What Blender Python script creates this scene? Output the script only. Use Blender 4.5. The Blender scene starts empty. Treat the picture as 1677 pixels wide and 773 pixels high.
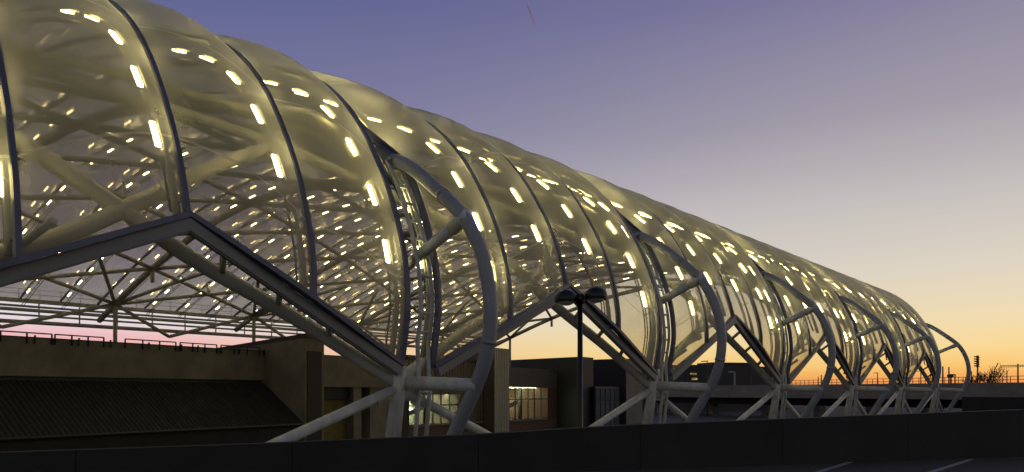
import bpy, bmesh, math, random
from mathutils import Vector, Matrix
random.seed(7)
R = math.radians
scene = bpy.context.scene
COL = scene.collection

# ------------------------------------------------------------------ camera, sky, sun, exposure
EYE = 5.0            # eye height above the roadway (the camera stands on a raised parking deck)
F, CX, HY, WPX = 1200.0, 838.5, 642.0, 1677.0
cd = bpy.data.cameras.new('camera'); cam = bpy.data.objects.new('camera', cd); COL.objects.link(cam)
cam.location = (0, 0, EYE); cam.rotation_euler = (R(90), 0, 0)
cd.sensor_width = 36; cd.lens = 36 * F / WPX; cd.shift_y = (HY - 386.5) / WPX
cd.clip_start = 0.1; cd.clip_end = 20000
scene.camera = cam

scene.view_settings.view_transform = 'Standard'; scene.view_settings.look = 'None'
scene.view_settings.exposure = 0; scene.view_settings.gamma = 1
scene.view_settings.use_curve_mapping = False
cy = scene.cycles
cy.max_bounces = 7; cy.diffuse_bounces = 3; cy.glossy_bounces = 3; cy.transmission_bounces = 5
cy.transparent_max_bounces = 48; cy.use_denoising = True
cy.caustics_reflective = False; cy.caustics_refractive = False
cy.sample_clamp_indirect = 4.0

SUN_AZ, SUN_EL = 38.0, 1.0        # degrees right of the view axis, just on the horizon
w = bpy.data.worlds.new('World'); scene.world = w; w.use_nodes = True
nt = w.node_tree; nt.nodes.clear()
def N(nt, t, **k):
    n = nt.nodes.new(t)
    for a, b in k.items(): setattr(n, a, b)
    return n
def srgb(c): return tuple(((v/255)/12.92 if v/255 <= .04045 else ((v/255+.055)/1.055)**2.4) for v in c) + (1,)
def mth(nt, op, a, b=None, c=None, clamp=False):
    n = N(nt, 'ShaderNodeMath', operation=op); n.use_clamp = clamp
    for i, v in enumerate((a, b, c)):
        if v is None: continue
        if isinstance(v, (int, float)): n.inputs[i].default_value = v
        else: nt.links.new(v, n.inputs[i])
    return n.outputs[0]
def ramp(nt, fac, stops):
    r = N(nt, 'ShaderNodeValToRGB'); r.color_ramp.interpolation = 'LINEAR'
    e = r.color_ramp.elements
    while len(e) < len(stops): e.new(0.5)
    for el, (p, c) in zip(e, stops): el.position = p; el.color = c
    nt.links.new(fac, r.inputs[0]); return r.outputs[0]
def mixc(nt, f, a, b, mode='MIX'):
    n = N(nt, 'ShaderNodeMix', data_type='RGBA', blend_type=mode)
    for i, v in ((0, f), (6, a), (7, b)):
        if isinstance(v, (int, float)): n.inputs[i].default_value = v
        elif isinstance(v, tuple): n.inputs[i].default_value = v
        else: nt.links.new(v, n.inputs[i])
    return n.outputs[2]
tc = N(nt, 'ShaderNodeTexCoord'); sp = N(nt, 'ShaderNodeSeparateXYZ'); nt.links.new(tc.outputs['Generated'], sp.inputs[0])
dx, dy, dz = sp.outputs
el = mth(nt, 'MULTIPLY', mth(nt, 'ARCSINE', dz), 180 / math.pi / 60)          # elevation / 60 deg
nz = N(nt, 'ShaderNodeTexNoise'); mp = N(nt, 'ShaderNodeMapping'); mp.inputs['Scale'].default_value = (1.2, 1.2, 9)
nt.links.new(tc.outputs['Generated'], mp.inputs[0]); nt.links.new(mp.outputs[0], nz.inputs[0]); nz.inputs['Scale'].default_value = 1.6; nz.inputs['Detail'].default_value = 3
el2 = mth(nt, 'ADD', el, mth(nt, 'MULTIPLY', mth(nt, 'SUBTRACT', nz.outputs[0], 0.5), 0.018))
az = mth(nt, 'ARCTAN2', dx, dy)                                                 # radians, + is right
e = lambda d: d / 60
right = ramp(nt, el2, [(e(-.5), srgb((205, 100, 60))), (e(.7), srgb((243, 160, 86))), (e(1.8), srgb((247, 200, 118))), (e(3.2), srgb((245, 217, 154))), (e(5), srgb((237, 220, 180))),
                       (e(8.5), srgb((220, 212, 198))), (e(13), srgb((198, 193, 192))), (e(19), srgb((163, 157, 170))), (e(27), srgb((128, 122, 157))), (1, srgb((52, 56, 100)))])
left = ramp(nt, el2, [(e(-.5), srgb((225, 140, 140))), (e(2.2), srgb((240, 172, 160))), (e(3.9), srgb((242, 190, 195))), (e(4.9), srgb((230, 222, 228))), (e(7), srgb((215, 208, 216))),
                      (e(10), srgb((185, 172, 195))), (e(14), srgb((150, 142, 178))), (e(20), srgb((117, 118, 158))), (e(28), srgb((91, 98, 147))), (1, srgb((40, 48, 96)))])
az01 = mth(nt, 'DIVIDE', mth(nt, 'ADD', az, R(34)), mth(nt, 'MULTIPLY_ADD', mth(nt, 'MAXIMUM', el, 0), R(1.3 * 60), R(40)))
mr = N(nt, 'ShaderNodeMapRange', interpolation_type='SMOOTHSTEP'); nt.links.new(az01, mr.inputs[0])
col = mixc(nt, mr.outputs[0], left, right)
bk = N(nt, 'ShaderNodeMapRange', interpolation_type='SMOOTHSTEP'); nt.links.new(dy, bk.inputs[0])     # away from the afterglow the sky is darker
bk.inputs[1].default_value = -0.5; bk.inputs[2].default_value = 0.6; bk.inputs[3].default_value = 0.0; bk.inputs[4].default_value = 1.0
east = ramp(nt, el2, [(e(-.5), srgb((142, 140, 135))), (e(10), srgb((150, 147, 146))), (e(30), srgb((122, 125, 138))), (1, srgb((56, 62, 90)))])
col = mixc(nt, bk.outputs[0], east, col)
sky = N(nt, 'ShaderNodeTexSky', sky_type='NISHITA'); sky.sun_disc = False
sky.sun_elevation = R(SUN_EL); sky.sun_rotation = R(SUN_AZ); sky.dust_density = 2
b1 = N(nt, 'ShaderNodeBackground'); nt.links.new(col, b1.inputs[0]); b1.inputs[1].default_value = 0.97
b2 = N(nt, 'ShaderNodeBackground'); nt.links.new(sky.outputs[0], b2.inputs[0]); b2.inputs[1].default_value = 0.004
ad = N(nt, 'ShaderNodeAddShader'); nt.links.new(b1.outputs[0], ad.inputs[0]); nt.links.new(b2.outputs[0], ad.inputs[1])
wo = N(nt, 'ShaderNodeOutputWorld'); nt.links.new(ad.outputs[0], wo.inputs[0])
sl = bpy.data.lights.new('afterglow_sun', 'SUN'); sl.energy = 0.05; sl.angle = R(6); sl.color = (1, .55, .25)
so = bpy.data.objects.new('afterglow_sun', sl); COL.objects.link(so)
so.rotation_euler = Vector((-math.sin(R(SUN_AZ)), -math.cos(R(SUN_AZ)), -math.tan(R(SUN_EL)))).to_track_quat('-Z', 'Y').to_euler()

# ------------------------------------------------------------------ materials
def mat(name, base, rough=.6, metal=0., noise=None, scale=3., bump=0., spec=.5, coat=0., bscale=None):
    m = bpy.data.materials.new(name); m.use_nodes = True; t = m.node_tree
    p = t.nodes['Principled BSDF']; p.inputs['Roughness'].default_value = rough; p.inputs['Metallic'].default_value = metal
    p.inputs['Specular IOR Level'].default_value = spec; p.inputs['Coat Weight'].default_value = coat
    c = tuple(base) + (1,)
    if noise is not None:
        tx = N(t, 'ShaderNodeTexCoord'); n = N(t, 'ShaderNodeTexNoise'); t.links.new(tx.outputs['Object'], n.inputs[0])
        n.inputs['Scale'].default_value = scale; n.inputs['Detail'].default_value = 8; n.inputs['Roughness'].default_value = .65
        r = ramp(t, n.outputs[0], [(.3, tuple(v * (1 - noise) for v in base) + (1,)), (.7, tuple(min(1, v * (1 + noise)) for v in base) + (1,))])
        t.links.new(r, p.inputs['Base Color'])
        rr = N(t, 'ShaderNodeMapRange'); t.links.new(n.outputs[0], rr.inputs[0]); rr.inputs[3].default_value = max(0, rough - .15); rr.inputs[4].default_value = min(1, rough + .15)
        t.links.new(rr.outputs[0], p.inputs['Roughness'])
        if bump:
            n2 = N(t, 'ShaderNodeTexNoise'); t.links.new(tx.outputs['Object'], n2.inputs[0]); n2.inputs['Scale'].default_value = bscale or scale * 12; n2.inputs['Detail'].default_value = 6
            b = N(t, 'ShaderNodeBump'); b.inputs['Strength'].default_value = bump; b.inputs['Distance'].default_value = .02
            t.links.new(n2.outputs[0], b.inputs['Height']); t.links.new(b.outputs[0], p.inputs['Normal'])
    else: p.inputs['Base Color'].default_value = c
    return m
M = {}
M['steel'] = mat('painted_steel', (.55, .56, .52), .42, noise=.26, scale=2.2, bump=.05)
M['steel_dim'] = mat('grey_tube_paint', (.52, .52, .47), .45, noise=.15, scale=1.5)
M['steel_in'] = mat('inner_painted_steel', (.42, .42, .34), .5, noise=.15, scale=1.5)
M['cap'] = mat('slate_blue_paint', (.11, .12, .175), .38, noise=.25, scale=2.)
M['hoop'] = mat('grey_hoop_paint', (.28, .30, .33), .4, noise=.12, scale=1.2)
M['beam'] = mat('beam_grey_paint', (.22, .22, .21), .45, noise=.15, scale=1.2)
M['dark'] = mat('dark_metal', (.02, .02, .022), .5, noise=.3, scale=3)
M['black'] = mat('black_paint', (.008, .008, .009), .35, noise=.3, scale=4)
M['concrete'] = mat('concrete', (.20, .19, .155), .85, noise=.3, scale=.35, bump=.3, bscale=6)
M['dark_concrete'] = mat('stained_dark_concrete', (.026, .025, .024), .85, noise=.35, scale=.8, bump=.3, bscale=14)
M['asphalt'] = mat('asphalt', (.045, .045, .046), .9, noise=.3, scale=.5, bump=.5, bscale=30)
M['deck'] = mat('deck_surface', (.050, .045, .035), .9, noise=.3, scale=.5, bump=.5, bscale=30)
M['paint'] = mat('worn_marking_paint', (.34, .33, .30), .7, noise=.35, scale=5)
M['beige'] = mat('beige_render', (.21, .19, .155), .85, noise=.30, scale=.45, bump=.15, bscale=10)
M['ochre'] = mat('ochre_wall', (.20, .16, .055), .8, noise=.5, scale=.9)
M['grey_panel'] = mat('grey_cladding', (.055, .058, .055), .6, noise=.15, scale=.4)
M['black_panel'] = mat('black_cladding', (.014, .014, .017), .6, noise=.2, scale=.4)
M['brick_pier'] = mat('brown_brick', (.11, .06, .035), .85, noise=.35, scale=4)
M['bark'] = mat('bark', (.09, .045, .022), .9)
M['contrail'] = mat('sunset_tinted_vapour', (.9, .46, .36), .9)  # sunset light on the vapour is put into the base colour

def ribbed(name, base, rough, per, dirv):
    m = mat(name, base, rough, noise=.2, scale=.6); t = m.node_tree; p = t.nodes['Principled BSDF']
    tx = N(t, 'ShaderNodeTexCoord'); d = N(t, 'ShaderNodeVectorMath', operation='DOT_PRODUCT'); d.inputs[1].default_value = dirv
    t.links.new(tx.outputs['Object'], d.inputs[0])
    s = mth(t, 'SINE', mth(t, 'MULTIPLY', d.outputs['Value'], 2 * math.pi / per))
    b = N(t, 'ShaderNodeBump'); b.inputs['Strength'].default_value = 1; b.inputs['Distance'].default_value = per * .3
    t.links.new(s, b.inputs['Height']); t.links.new(b.outputs[0], p.inputs['Normal']); return m
def brick_mat(name, dirv):
    m = mat(name, (.1, .05, .03), .85); t = m.node_tree; p = t.nodes['Principled BSDF']
    tx = N(t, 'ShaderNodeTexCoord'); d = N(t, 'ShaderNodeVectorMath', operation='DOT_PRODUCT'); d.inputs[1].default_value = dirv
    t.links.new(tx.outputs['Object'], d.inputs[0]); s = N(t, 'ShaderNodeSeparateXYZ'); t.links.new(tx.outputs['Object'], s.inputs[0])
    c = N(t, 'ShaderNodeCombineXYZ'); t.links.new(d.outputs['Value'], c.inputs[0]); t.links.new(s.outputs[2], c.inputs[1])
    b = N(t, 'ShaderNodeTexBrick'); t.links.new(c.outputs[0], b.inputs[0]); b.inputs['Scale'].default_value = 2.2
    b.inputs['Color1'].default_value = (.15, .075, .045, 1); b.inputs['Color2'].default_value = (.09, .045, .03, 1); b.inputs['Mortar'].default_value = (.2, .18, .15, 1)
    t.links.new(b.outputs[0], p.inputs['Base Color']); return m
def emit(name, c, s):
    m = bpy.data.materials.new(name); m.use_nodes = True; t = m.node_tree; t.nodes.clear()
    q = N(t, 'ShaderNodeEmission'); q.inputs[0].default_value = tuple(c) + (1,); q.inputs[1].default_value = s
    o = N(t, 'ShaderNodeOutputMaterial'); t.links.new(q.outputs[0], o.inputs[0]); return m
M['lamp'] = emit('lit_tube_lamp', (1, .85, .37), 22)
M['roof_lamp'] = emit('lit_roof_tube_lamp', (1, .82, .36), 15)
def window_glow(name, c1, c2, s):
    m = emit(name, c1, s); t = m.node_tree; q = [n for n in t.nodes if n.type == 'EMISSION'][0]
    tx = N(t, 'ShaderNodeTexCoord'); n = N(t, 'ShaderNodeTexNoise'); t.links.new(tx.outputs['Object'], n.inputs[0])
    mp = N(t, 'ShaderNodeMapping'); mp.inputs['Scale'].default_value = (.12, .12, 2.2); t.links.new(tx.outputs['Object'], mp.inputs[0]); t.links.new(mp.outputs[0], n.inputs[0])
    n.inputs['Scale'].default_value = 1.1; n.inputs['Detail'].default_value = 4
    r = ramp(t, n.outputs[0], [(.38, tuple(c2) + (1,)), (.52, tuple(c1) + (1,)), (.7, (1, .95, .6, 1))]); t.links.new(r, q.inputs[0]); return m
M['lit_room'] = window_glow('lit_room_behind_glass', (.42, .40, .15), (.06, .055, .02), .9)
M['lit_office'] = window_glow('lit_office_glass', (.9, .6, .2), (.03, .02, .01), .7)

def membrane(name, hz, gloss):
    m = bpy.data.materials.new(name); m.use_nodes = True; t = m.node_tree; t.nodes.clear()
    uv = N(t, 'ShaderNodeTexCoord')
    n = N(t, 'ShaderNodeTexNoise'); t.links.new(uv.outputs['Object'], n.inputs[0]); n.inputs['Scale'].default_value = .35; n.inputs['Detail'].default_value = 5
    n2 = N(t, 'ShaderNodeTexNoise'); mp = N(t, 'ShaderNodeMapping'); mp.inputs['Scale'].default_value = (1, 1, .25)
    t.links.new(uv.outputs['Object'], mp.inputs[0]); t.links.new(mp.outputs[0], n2.inputs[0]); n2.inputs['Scale'].default_value = 1.1; n2.inputs['Detail'].default_value = 6
    lw = N(t, 'ShaderNodeLayerWeight'); lw.inputs['Blend'].default_value = .5
    su = N(t, 'ShaderNodeSeparateXYZ'); t.links.new(uv.outputs['UV'], su.inputs[0])
    # dot print and painted haze: dense over crown, thinner at foot and far slope
    g = lambda v: (v, v, v, 1)
    print_haze = ramp(t, su.outputs[1], [(0, g(.24)), (.04, g(.34)), (.07, g(.42)), (.12, g(.54)), (.19, g(.70)), (.5, g(.68)), (.72, g(.46)), (1, g(.36))])
    fac = mth(t, 'POWER', lw.outputs['Facing'], 3.0)
    fac = mth(t, 'MULTIPLY', mth(t, 'MULTIPLY_ADD', fac, .30, print_haze), hz)
    fac = mth(t, 'ADD', fac, mth(t, 'MULTIPLY', mth(t, 'SUBTRACT', n.outputs[0], .5), .34))
    fac = mth(t, 'ADD', fac, mth(t, 'MULTIPLY', mth(t, 'SUBTRACT', n2.outputs[0], .5), .16), clamp=True)
    # weld lines of the film strips
    wv = mth(t, 'FRACT', mth(t, 'MULTIPLY', su.outputs[1], 17))
    line = mth(t, 'LESS_THAN', mth(t, 'ABSOLUTE', mth(t, 'SUBTRACT', wv, .5)), .008)
    fac = mth(t, 'ADD', fac, mth(t, 'MULTIPLY', line, .3), clamp=True)
    tr = N(t, 'ShaderNodeBsdfTransparent'); tr.inputs[0].default_value = (.96, .935, .865, 1)
    tl = N(t, 'ShaderNodeBsdfTranslucent'); tl.inputs[0].default_value = (.88, .88, .83, 1)
    df = N(t, 'ShaderNodeBsdfDiffuse'); df.inputs[0].default_value = (.66, .66, .62, 1)
    a = N(t, 'ShaderNodeMixShader'); a.inputs[0].default_value = .25; t.links.new(tl.outputs[0], a.inputs[1]); t.links.new(df.outputs[0], a.inputs[2])
    b = N(t, 'ShaderNodeMixShader'); t.links.new(fac, b.inputs[0]); t.links.new(tr.outputs[0], b.inputs[1]); t.links.new(a.outputs[0], b.inputs[2])
    gl = N(t, 'ShaderNodeBsdfGlossy'); gl.inputs['Roughness'].default_value = .22 if hz > .5 else .11; gl.inputs[0].default_value = (.9, .9, .9, 1)
    bp = N(t, 'ShaderNodeBump'); bp.inputs['Strength'].default_value = .1; bp.inputs['Distance'].default_value = .05
    t.links.new(n2.outputs[0], bp.inputs['Height']); t.links.new(bp.outputs[0], gl.inputs['Normal'])
    fr = N(t, 'ShaderNodeFresnel'); fr.inputs[0].default_value = 1.38
    gf = mth(t, 'MULTIPLY', fr.outputs[0], .20 * gloss)
    g = N(t, 'ShaderNodeMixShader'); t.links.new(gf, g.inputs[0]); t.links.new(b.outputs[0], g.inputs[1]); t.links.new(gl.outputs[0], g.inputs[2])
    o = N(t, 'ShaderNodeOutputMaterial'); t.links.new(g.outputs[0], o.inputs[0]); return m
M['film'] = membrane('outer_film', 1.0, 1.0)
M['film_in'] = membrane('inner_film', .35, 1.3)

# ------------------------------------------------------------------ helpers
def link(name, bm, m, parent=None, smooth=False, **props):
    me = bpy.data.meshes.new(name); bm.normal_update(); bm.to_mesh(me); bm.free()
    if smooth:
        for p in me.polygons: p.use_smooth = True
    me.materials.append(m); o = bpy.data.objects.new(name, me); COL.objects.link(o)
    if parent is not None: o.parent = parent
    for k, v in props.items(): o[k] = v
    return o
def empty(name, loc, label, cat, group=None):
    o = bpy.data.objects.new(name, None); COL.objects.link(o); o.location = loc; o.empty_display_size = .5
    o['label'] = label; o['category'] = cat
    if group: o['group'] = group
    o_inv[o.name] = Vector(loc); return o
o_inv = {}
def off(parent):                        # parts are written in world coordinates, then moved into the thing's own frame
    return o_inv.get(parent.name, Vector()) if parent is not None else Vector()
def build(name, bm, m, parent=None, **k):
    if parent is not None:
        r = parent; 
        while r.parent: r = r.parent
        d = off(r)
        for v in bm.verts: v.co -= d
    return link(name, bm, m, parent, **k)
def tube(bm, pts, r, n=10, caps=True):
    pts = [Vector(p) for p in pts]; rs = r if isinstance(r, (list, tuple)) else [r] * len(pts)
    prev = None; rings = []
    for i, p in enumerate(pts):
        d = (pts[min(i+1, len(pts)-1)] - pts[max(i-1, 0)]).normalized()
        if prev is None:
            a = Vector((0, 0, 1)) if abs(d.z) < .9 else Vector((1, 0, 0))
            x = d.cross(a).normalized()
        else: x = (prev - d * prev.dot(d)).normalized()
        prev = x; y = d.cross(x)
        rings.append([bm.verts.new(p + (x * math.cos(2*math.pi*k/n) + y * math.sin(2*math.pi*k/n)) * rs[i]) for k in range(n)])
    for a, b in zip(rings, rings[1:]):
        for k in range(n):
            f = bm.faces.new((a[k], a[(k+1) % n], b[(k+1) % n], b[k])); f.smooth = True
    if caps:
        bm.faces.new(rings[0][::-1]); bm.faces.new(rings[-1])
def prism(bm, quad_a, quad_b):
    a = [bm.verts.new(p) for p in quad_a]; b = [bm.verts.new(p) for p in quad_b]; n = len(a)
    bm.faces.new(a[::-1]); bm.faces.new(b)
    for k in range(n): bm.faces.new((a[k], a[(k+1) % n], b[(k+1) % n], b[k]))
def bar(bm, p, q, wid, hei, up=(0, 0, 1)):
    p, q = Vector(p), Vector(q); d = (q - p).normalized(); up = Vector(up)
    x = d.cross(up).normalized() * wid / 2; y = x.cross(d).normalized() * hei / 2
    prism(bm, [p-x-y, p+x-y, p+x+y, p-x+y], [q-x-y, q+x-y, q+x+y, q-x+y])
def fixn(bm): bmesh.ops.recalc_face_normals(bm, faces=bm.faces[:])

# canopy frame: s runs along the canopy, D is the distance across from the camera's line, z the height above the eye; unit = one bay
L = 13.0; U = L / 24
TH = math.atan((1872.0 - CX) / F); cT, sT = math.cos(TH), math.sin(TH)
def W(s, D, z): return Vector((L * (sT * s - cT * D), L * (cT * s + sT * D), EYE + L * z))
def at(x, y, Y): return Vector(((x - CX) / F * Y, Y, EYE + (HY - y) / F * Y))
GZ = -EYE / L

# ------------------------------------------------------------------ ground, deck
bm = bmesh.new()
S = 6000
vs = [bm.verts.new(p) for p in ((-S, -S, 0), (S, -S, 0), (S, S, 0), (-S, S, 0))]; bm.faces.new(vs)
link('ground', bm, M['asphalt'], kind='structure')
def inv_depth(x): return .0901 - 1.866e-5 * x
def wall_pt(x, dz=0): Y = 1 / inv_depth(x); return Vector(((x - CX) / F * Y, Y, EYE + dz))
DZ = -1.5
a, b = wall_pt(-900), wall_pt(2500)
dirw = (b - a).normalized(); nw = Vector((dirw.y, -dirw.x, 0))     # towards the camera
bm = bmesh.new(); e0 = EYE + DZ
prism(bm, [(a.x, a.y, .004), (a.x + nw.x*40, a.y + nw.y*40, .004), (b.x + nw.x*40, b.y + nw.y*40, .004), (b.x, b.y, .004)],
      [(a.x, a.y, e0), (a.x + nw.x*40, a.y + nw.y*40, e0), (b.x + nw.x*40, b.y + nw.y*40, e0), (b.x, b.y, e0)]); fixn(bm)
link('parking_deck', bm, M['deck'], kind='structure')
bm = bmesh.new()
tops = {-900: -1.10, 0: -.92, 400: -.865, 780: -.77, 1018: -.645, 1400: -.515, 1677: -.41, 2500: -.3}
xs = sorted(tops); ths = .28
for x0, x1 in zip(xs, xs[1:]):
    p0, p1 = wall_pt(x0), wall_pt(x1); back = -nw * ths
    def q(p, z): return Vector((p.x, p.y, EYE + z))
    prism(bm, [q(p0, DZ), q(p0 + back, DZ - 1.9), q(p0 + back, tops[x0]), q(p0, tops[x0])], [q(p1, DZ), q(p1 + back, DZ - 1.9), q(p1 + back, tops[x1]), q(p1, tops[x1])])
fixn(bm); bmesh.ops.remove_doubles(bm, verts=bm.verts[:], dist=.001)
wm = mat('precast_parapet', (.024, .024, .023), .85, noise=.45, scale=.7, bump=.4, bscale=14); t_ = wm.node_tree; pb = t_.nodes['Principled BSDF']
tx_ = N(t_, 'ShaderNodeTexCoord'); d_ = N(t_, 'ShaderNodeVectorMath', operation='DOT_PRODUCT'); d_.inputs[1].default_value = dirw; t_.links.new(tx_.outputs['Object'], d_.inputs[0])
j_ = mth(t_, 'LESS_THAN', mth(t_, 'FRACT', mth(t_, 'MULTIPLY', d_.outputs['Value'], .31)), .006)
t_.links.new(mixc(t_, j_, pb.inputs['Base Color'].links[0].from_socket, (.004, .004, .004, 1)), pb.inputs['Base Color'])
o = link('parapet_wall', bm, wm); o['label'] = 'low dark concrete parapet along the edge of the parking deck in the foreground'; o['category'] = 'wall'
for i, (p, q_) in enumerate((((1335, 775), (1402, 754)), ((1520, 775), (1592, 752)))):
    def dk(x, y): Y = F * 1.5 / (y - HY); return Vector(((x - CX) / F * Y, Y, e0 + .004))
    A, B = dk(*p), dk(*q_); d = (B - A).normalized(); A = A - d * 2.0; s_ = Vector((d.y, -d.x, 0)) * .06
    bm = bmesh.new(); bm.faces.new([bm.verts.new(v) for v in (A - s_, A + s_, B + s_, B - s_)])
    link('bay_marking', bm, M['paint'], kind='structure')

# ------------------------------------------------------------------ canopy profile
prof = [(1.122, .045), (1.112, .10), (1.102, .165), (1.104, .22), (1.112, .27), (1.128, .325), (1.150, .385), (1.182, .450), (1.220, .513),
        (1.265, .575), (1.325, .637), (1.42, .705), (1.60, .785), (1.85, .870), (2.2, .960), (2.6, 1.03), (3.1, 1.075), (3.6, 1.065), (4.1, .99), (4.6, .87), (5.1, .72), (5.5, .585)]
def catmull(P, n):
    out = []
    for i in range(len(P) - 1):
        p0 = P[max(i-1, 0)]; p1 = P[i]; p2 = P[i+1]; p3 = P[min(i+2, len(P)-1)]
        for k in range(n):
            t = k / n
            out.append(tuple(.5 * (2*p1[j] + (p2[j]-p0[j])*t + (2*p0[j]-5*p1[j]+4*p2[j]-p3[j])*t*t + (3*p1[j]-p0[j]-3*p2[j]+p3[j])*t**3) for j in range(len(p1))))
    out.append(P[-1]); return out
pf = catmull(prof, 8)
acc = [0.]
for p, q in zip(pf, pf[1:]): acc.append(acc[-1] + math.dist(p, q))
AL = acc[-1]
def prof_at(a, o=0.):                  # arc length -> (D, z), o = outward offset
    a = min(max(a, 0), AL - 1e-6); lo = 0; hi = len(acc) - 1
    while hi - lo > 1:
        m = (lo + hi) // 2
        if acc[m] <= a: lo = m
        else: hi = m
    t = (a - acc[lo]) / (acc[hi] - acc[lo]); p, q = pf[lo], pf[hi]
    # smoothed tangent
    i0, i1 = max(lo - 2, 0), min(hi + 2, len(pf) - 1); tx, tz = pf[i1][0] - pf[i0][0], pf[i1][1] - pf[i0][1]; n = math.hypot(tx, tz)
    return p[0] + (q[0] - p[0]) * t - tz / n * o, p[1] + (q[1] - p[1]) * t + tx / n * o
def arc_at_z(z, back=False):           # arc length where the near (or far) side reaches height z
    lo, hi = (0, 2.2) if not back else (AL, AL - 2.0)
    for _ in range(40):
        m = (lo + hi) / 2
        if prof_at(m)[1] < z: lo = m
        else: hi = m
    return lo
def arc_at_d(D):
    lo, hi = 0.6, AL
    for _ in range(40):
        m = (lo + hi) / 2
        if prof_at(m)[0] < D: lo = m
        else: hi = m
    return lo
def S_(s, a, o=0.): d, z = prof_at(a, o); return W(s, d, z)
BACK_Z = .60
A_BACK = arc_at_z(BACK_Z, True)
NB0, NB1 = -1, 5                       # bays between columns NB0-1 .. NB1
COLS = [k + .965 for k in range(-2, 6)]
LG, RG = -.005, .080                   # panel edges either side of a column (relative to the column)
TIPZ = .562
aT, aT2 = arc_at_z(TIPZ), arc_at_z(.50)
def bay_stations(j):                   # five seams of bay j (between column j-1 and column j)
    a = COLS[j + 1] + RG; b = COLS[j + 2] + LG
    ws = {0: [.045, .300, .527, .746, .960]}.get(j)
    return ws or [a + (b - a) * k / 4 for k in range(5)]
def zig(s, st):                        # height of the zigzag lower edge
    ap = st[2]
    lo = .055
    t = (s - st[0]) / (ap - st[0]) if s <= ap else (st[4] - s) / (st[4] - ap)
    return lo + (.272 - lo) * t

canopy = empty('canopy', W(3.0, 1.12, GZ), 'long tubular station-like canopy of swollen translucent film panels lit from inside, on white steel columns', 'canopy')

def cushion(st, i, first):
    s0, s1 = st[i], st[i+1]; bm = bmesh.new(); nu, nv = 12, 110
    uvl = bm.loops.layers.uv.new('uv'); 
    for layer, bl in ((0, .030), (1, -.016)):
        g = []
        for a in range(nu + 1):
            u = a / nu; row = []
            for b in range(nv + 1):
                s = s0 + (s1 - s0) * u
                a0 = arc_at_z(zig(s, st)); v = (b / nv); arc = a0 + (A_BACK - a0) * v
                sl = s0
                if i == 0:             # beside a column gap: above the tip the panel widens to close the gap
                    t = min(max((arc - aT2) / (aT - aT2), 0), 1); sl = s0 - (RG - LG) * t
                    s = sl + (s1 - sl) * u
                edge = min(1, min(v, 1 - v) / .035)
                bulge = bl * (1 - (2*u - 1)**2) * edge ** .6
                row.append((bm.verts.new(S_(s, arc, bulge)), (u, v)))
            g.append(row)
        for a in range(nu):
            for b in range(nv):
                q = [g[a][b], g[a+1][b], g[a+1][b+1], g[a][b+1]]
                f = bm.faces.new([x[0] for x in q]); f.smooth = True; f.material_index = layer
                for lp, x in zip(f.loops, q): lp[uvl].uv = x[1]
    o = build('film_cushion', bm, M['film'], canopy, smooth=True); o.data.materials.append(M['film_in']); return o

def arc_pts(s, a0, a1, o, n):
    f = s if callable(s) else (lambda a: s)
    return [S_(f(a0 + (a1 - a0) * k / n), a0 + (a1 - a0) * k / n, o) for k in range(n + 1)]
def strip(bm, s, a0, a1, o0, o1, hw, n=60):     # a rectangular strip following the arch
    f = s if callable(s) else (lambda a: s)
    rings = []
    for k in range(n + 1):
        a = a0 + (a1 - a0) * k / n; ss = f(a)
        rings.append([bm.verts.new(S_(ss - hw, a, o0)), bm.verts.new(S_(ss + hw, a, o0)), bm.verts.new(S_(ss + hw, a, o1)), bm.verts.new(S_(ss - hw, a, o1))])
    for p, q in zip(rings, rings[1:]):
        for k in range(4): bm.faces.new((p[k], p[(k+1) % 4], q[(k+1) % 4], q[k]))
    bm.faces.new(rings[0][::-1]); bm.faces.new(rings[-1])

LSP = .138; LLEN = .052
lamp_mesh = [None]
def lamp_bar(bm, s, a, ln, wd, o):
    nrm = (S_(s, a + ln/2, 0) - S_(s, a + ln/2, -.07)).normalized()
    bar(bm, S_(s - .008, a, o), S_(s - .008, a + ln, o), wd * L, .004 * L, nrm)
def rib(s, a_lo, i):
    bm = bmesh.new(); tube(bm, arc_pts(s, a_lo, 1.30, -.030, 40), [.0065 * L] * 3 + [.0055 * L, .0042 * L] + [.0030 * L] * 36, 10)
    r = build('arch_rib', bm, M['steel_in'], canopy)
    roof = i < 4
    bm = bmesh.new(); a0 = a_lo + .02; a9 = A_BACK if roof else 1.0
    for ds in (0, .014): tube(bm, arc_pts(s + ds, a0, a9, -.050, 76), .0019 * L, 6)
    k = 0; a = a0
    while a < a9 - .03:
        tube(bm, [S_(s, a, -.050), S_(s + .014, a, -.050)], .0014 * L, 6)
        if k % 2 == 0: tube(bm, [S_(s, a, -.015), S_(s, a, -.050)], .0014 * L, 6)
        a += .08; k += 1
    build('lighting_rail', bm, M['dark'], r)
    a = arc_at_z(.285 if i in (0, 1, 4) else .425) - LLEN / 2 + .008
    while a < .98:
        bm = bmesh.new(); lamp_bar(bm, s, a, LLEN, .0085, -.036); fixn(bm); build('light_fixture', bm, M['lamp'], r); a += LSP
    if roof:
        bm = bmesh.new(); a = 2.55
        while a + .07 < A_BACK - .05: lamp_bar(bm, s - .004, a, .055, .0060, -.038); a += .195
        fixn(bm); build('light_fixture', bm, M['roof_lamp'], r, kind='stuff')
    return r

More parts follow.
